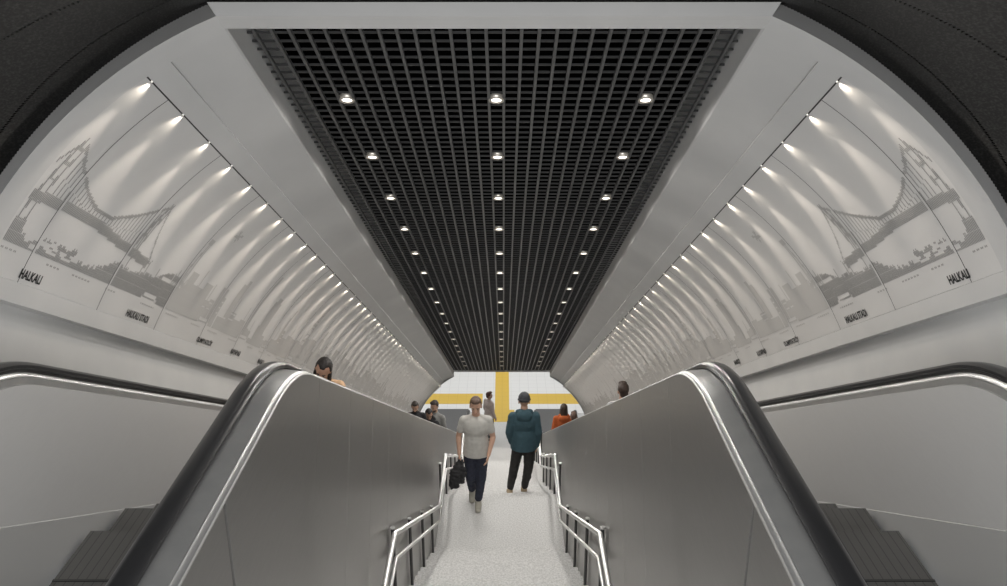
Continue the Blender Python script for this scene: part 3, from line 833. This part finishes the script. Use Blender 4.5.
    if top == 'jacket':
        n = 14
        pts = [(.088*math.cos(2*PI*j/n), -.02+.088*math.sin(2*PI*j/n), 1.475-.018*math.sin(2*PI*j/n)) for j in range(n)]
        for j in range(n): cap(t, pts[j], .026, pts[(j+1) % n], .026, (0, 0, 1), 1, 8)
        ell(t, (0, -.105, 1.44), (.125, .062, .085)); cap(t, (-.10, -.05, 1.49), .034, (.10, -.05, 1.49), .034, (0, 1, 0))
    up(t)
    for s in 'rl':
        S_, E2, W2 = V['s'+s], V['e'+s], V['w'+s]
        if jk: cap(t, S_, .051+inf*.6, E2, .046+inf*.5); cap(t, E2, .047+inf*.5, E2+(W2-E2)*.93, .036+inf*.35)
        else: cap(t, S_, .059, S_+(E2-S_)*.6, .058)
    remesh(names[0], t, tm, root, .010, 10, .006 if jk else .004, 13, hem=(LM @ Vector((0, 0, .845 if top == 'tee' else (.87 if top == 'jacket' else .86))), (0, 0, 1)))
    return root

# walking man coming up, on the edge of the second landing
ML = W(-.335, 10.79, -7.10)
human('man in pale grey t-shirt and dark jeans walking up the stairs, jacket in hand', ML, PI, 1.73,
      dict(hr=(.09, 0, .925), kr=(.085, .055, .50), ar=(.075, -.17, .135), hl=(-.09, 0, .925), kl=(-.065, .08, .50), al=(-.02, .05, .085),
           er=(.250, -.03, 1.12), wr=(.240, .075, .885), el=(-.238, .0, 1.12), wl=(-.175, .16, .915)),
      'tee', (.50, .49, .46), (.020, .023, .038), (.42, .40, .34), (.075, .045, .03), (.58, .36, .26), 'short', .14, 0, 0, .03, True, False, .0065, (1.3, .45),
      dict(r=(0, 1, -.45), l=(0, 1, 0)), ('t_shirt', 'jeans'))
jm = noise_mat('dark_jacket_cloth', (.018, .018, .020), (.035, .034, .036), 25, .8)
j = thing('jacket', 'dark charcoal jacket carried folded in the walking man\'s hand', 'jacket', W(-.575, 10.64, -6.575))
j.scale = (1.0, 1.0, 1.05)
m = MB(); A0 = Vector((.030, .02, .27))
cap(m, A0, .035, (-.045, .0, .10), .085, (1, 0, 0), .6); cap(m, (-.045, 0, .10), .085, (-.075, .0, -.10), .075, (1, 0, 0), .6)
cap(m, A0, .035, (.05, .0, .06), .060, (1, 0, 0), .7); cap(m, (.05, .01, .10), .055, (.035, .0, -.04), .05, (1, 0, 0), .7)
cap(m, (-.02, .03, .14), .05, (-.03, .03, -.06), .045, (1, 0, 0), .8); cap(m, (-.09, 0, .0), .04, (-.10, 0, -.13), .035)
remesh('jacket_cloth', m, jm, j, .010, 2, .022, 16)

# person going down, seen from behind
human('person in teal hooded jacket and dark beanie walking down the stairs', W(.37, 12.16, -7.85), 0, 1.83,
      dict(hr=(.085, 0, .92), kr=(.075, .03, .50), ar=(.01, .09, .085), hl=(-.085, 0, .92), kl=(-.14, .06, .51), al=(-.215, -.07, .15),
           er=(.215, -.02, 1.13), wr=(.195, .03, .88), el=(-.225, -.03, 1.14), wl=(-.19, .05, .93)),
      'jacket', (.036, .078, .098), (.020, .019, .018), (.40, .31, .20), (.020, .021, .026), (.45, .28, .2), 'beanie', .12, 0, 0, .04, False, False, .0065, (.6, .6),
      dict(l=(0, 1, -.45), r=(0, 1, 0)), ('hooded_jacket', 'trousers'))
# person at the foot of the stairs
human('person with auburn hair and pale pink top at the foot of the stairs', W(-.38, 23.4, -ZF), -.9, 1.60, None, 'sweater', (.50, .42, .39), (.03, .03, .035), (.1, .1, .1), (.06, .022, .014),
      (.45, .28, .2), 'short', 0, -.4, 0, 0, True, vox=.011, names=('sweater', 'trousers'))
def step_z(y):
    k_ = int((y-3.49)//.4); return path_z(SP, 3.49+.4*(k_+1))
def rider(label, X, y, ztop, rotz, **kw):
    z = step_z(y); yy = 3.49+.4*int((y-3.49)//.4)+.2
    return human(label, W(X, y, z), rotz, kw.pop('H', None) or (ztop-z), **kw)
rider('woman with long dark hair and peach top looking down, uppermost on left escalator', -1.85, 8.3, -3.55, PI, H=1.75, top='tee', topc=(.62, .40, .24), legc=(.05, .05, .06), hair='long', hairc=(.016, .013, .012), skinc=(.50, .29, .20), pitch=.34, yaw=-.15, roll=-.30, lean=.06, names=('top', 'trousers'))
rider('man with short dark hair and black top on left escalator', -1.70, 15.45, -7.79, PI, top='sweater', topc=(.02, .02, .022), hair='short', hairc=(.02, .014, .01), pitch=.25, beard=True, names=('sweater', 'trousers'))
rider('woman with long dark hair in black beside grey sweater man', -1.48, 15.9, -8.1, PI*.9, H=1.60, top='jacket', topc=(.016, .016, .018), hair='long', hairc=(.012, .010, .010), pitch=.35, yaw=.5, names=('jacket', 'trousers'))
rider('bearded man in grey sweater at the lower end of left escalator', -1.50, 17.55, -8.84, PI*.85, top='sweater', topc=(.25, .25, .24), hair='short', hairc=(.02, .013, .01), beard=True, pitch=.1, names=('sweater', 'trousers'))
rider('person in orange hooded jacket with dark hair on right escalator, seen from behind', 1.50, 18.8, -9.56, 0, top='jacket', topc=(.50, .115, .03), hair='long', hairc=(.035, .024, .018), face=False, names=('hooded_jacket', 'trousers'))
rider('person with brown hair beside orange jacket on right escalator', 1.66, 17.9, -9.32, 0, top='sweater', topc=(.20, .19, .18), hair='short', hairc=(.10, .06, .045), face=False, names=('sweater', 'trousers'))
rider('man with short brown hair seen from behind, uppermost on right escalator', 1.80, 11.52, -5.52, 0, top='tee', topc=(.45, .45, .44), hair='short', hairc=(.035, .022, .016), face=False, yaw=.15, names=('t_shirt', 'trousers'))

bpy.data.scenes.remove(TMP)

# ------------------------------------------------------------------ light and camera
wd = bpy.data.worlds.new('world'); scene.world = wd; wd.use_nodes = True
wd.node_tree.nodes['Background'].inputs[0].default_value = (.93, .96, 1, 1); wd.node_tree.nodes['Background'].inputs[1].default_value = 1.0
def area(name, loc, target, sx, sy, e, col=(1, 1, 1)):
    l = bpy.data.lights.new(name, 'AREA'); l.shape = 'RECTANGLE'; l.size = sx; l.size_y = sy; l.energy = e; l.color = col
    o = bpy.data.objects.new(name, l); link(o); o.location = loc
    o.rotation_euler = (Vector(target)-Vector(loc)).to_track_quat('-Z', 'Y').to_euler(); return o
area('hall_ceiling_light', W(0, 28, -ZF+3.9), W(0, 28, -ZF), 10, 9, 260)
area('concourse_fill', W(0, -2.0, .2), W(0, 6, -2.6), 6, 3, 620)  # unseen fill added behind the camera to brighten the tunnel ceiling and walls
cam = bpy.data.cameras.new('camera'); co = bpy.data.objects.new('camera', cam); link(co)
cam.sensor_width = 36; cam.lens = 870/1007*36; cam.sensor_fit = 'HORIZONTAL'
co.location = W(.047, 0, 0); co.rotation_euler = (PI/2-math.radians(19.67), 0, 0)
cam.clip_start = .05
scene.camera = co
scene.view_settings.view_transform = 'Standard'
scene.cycles.use_denoising = True
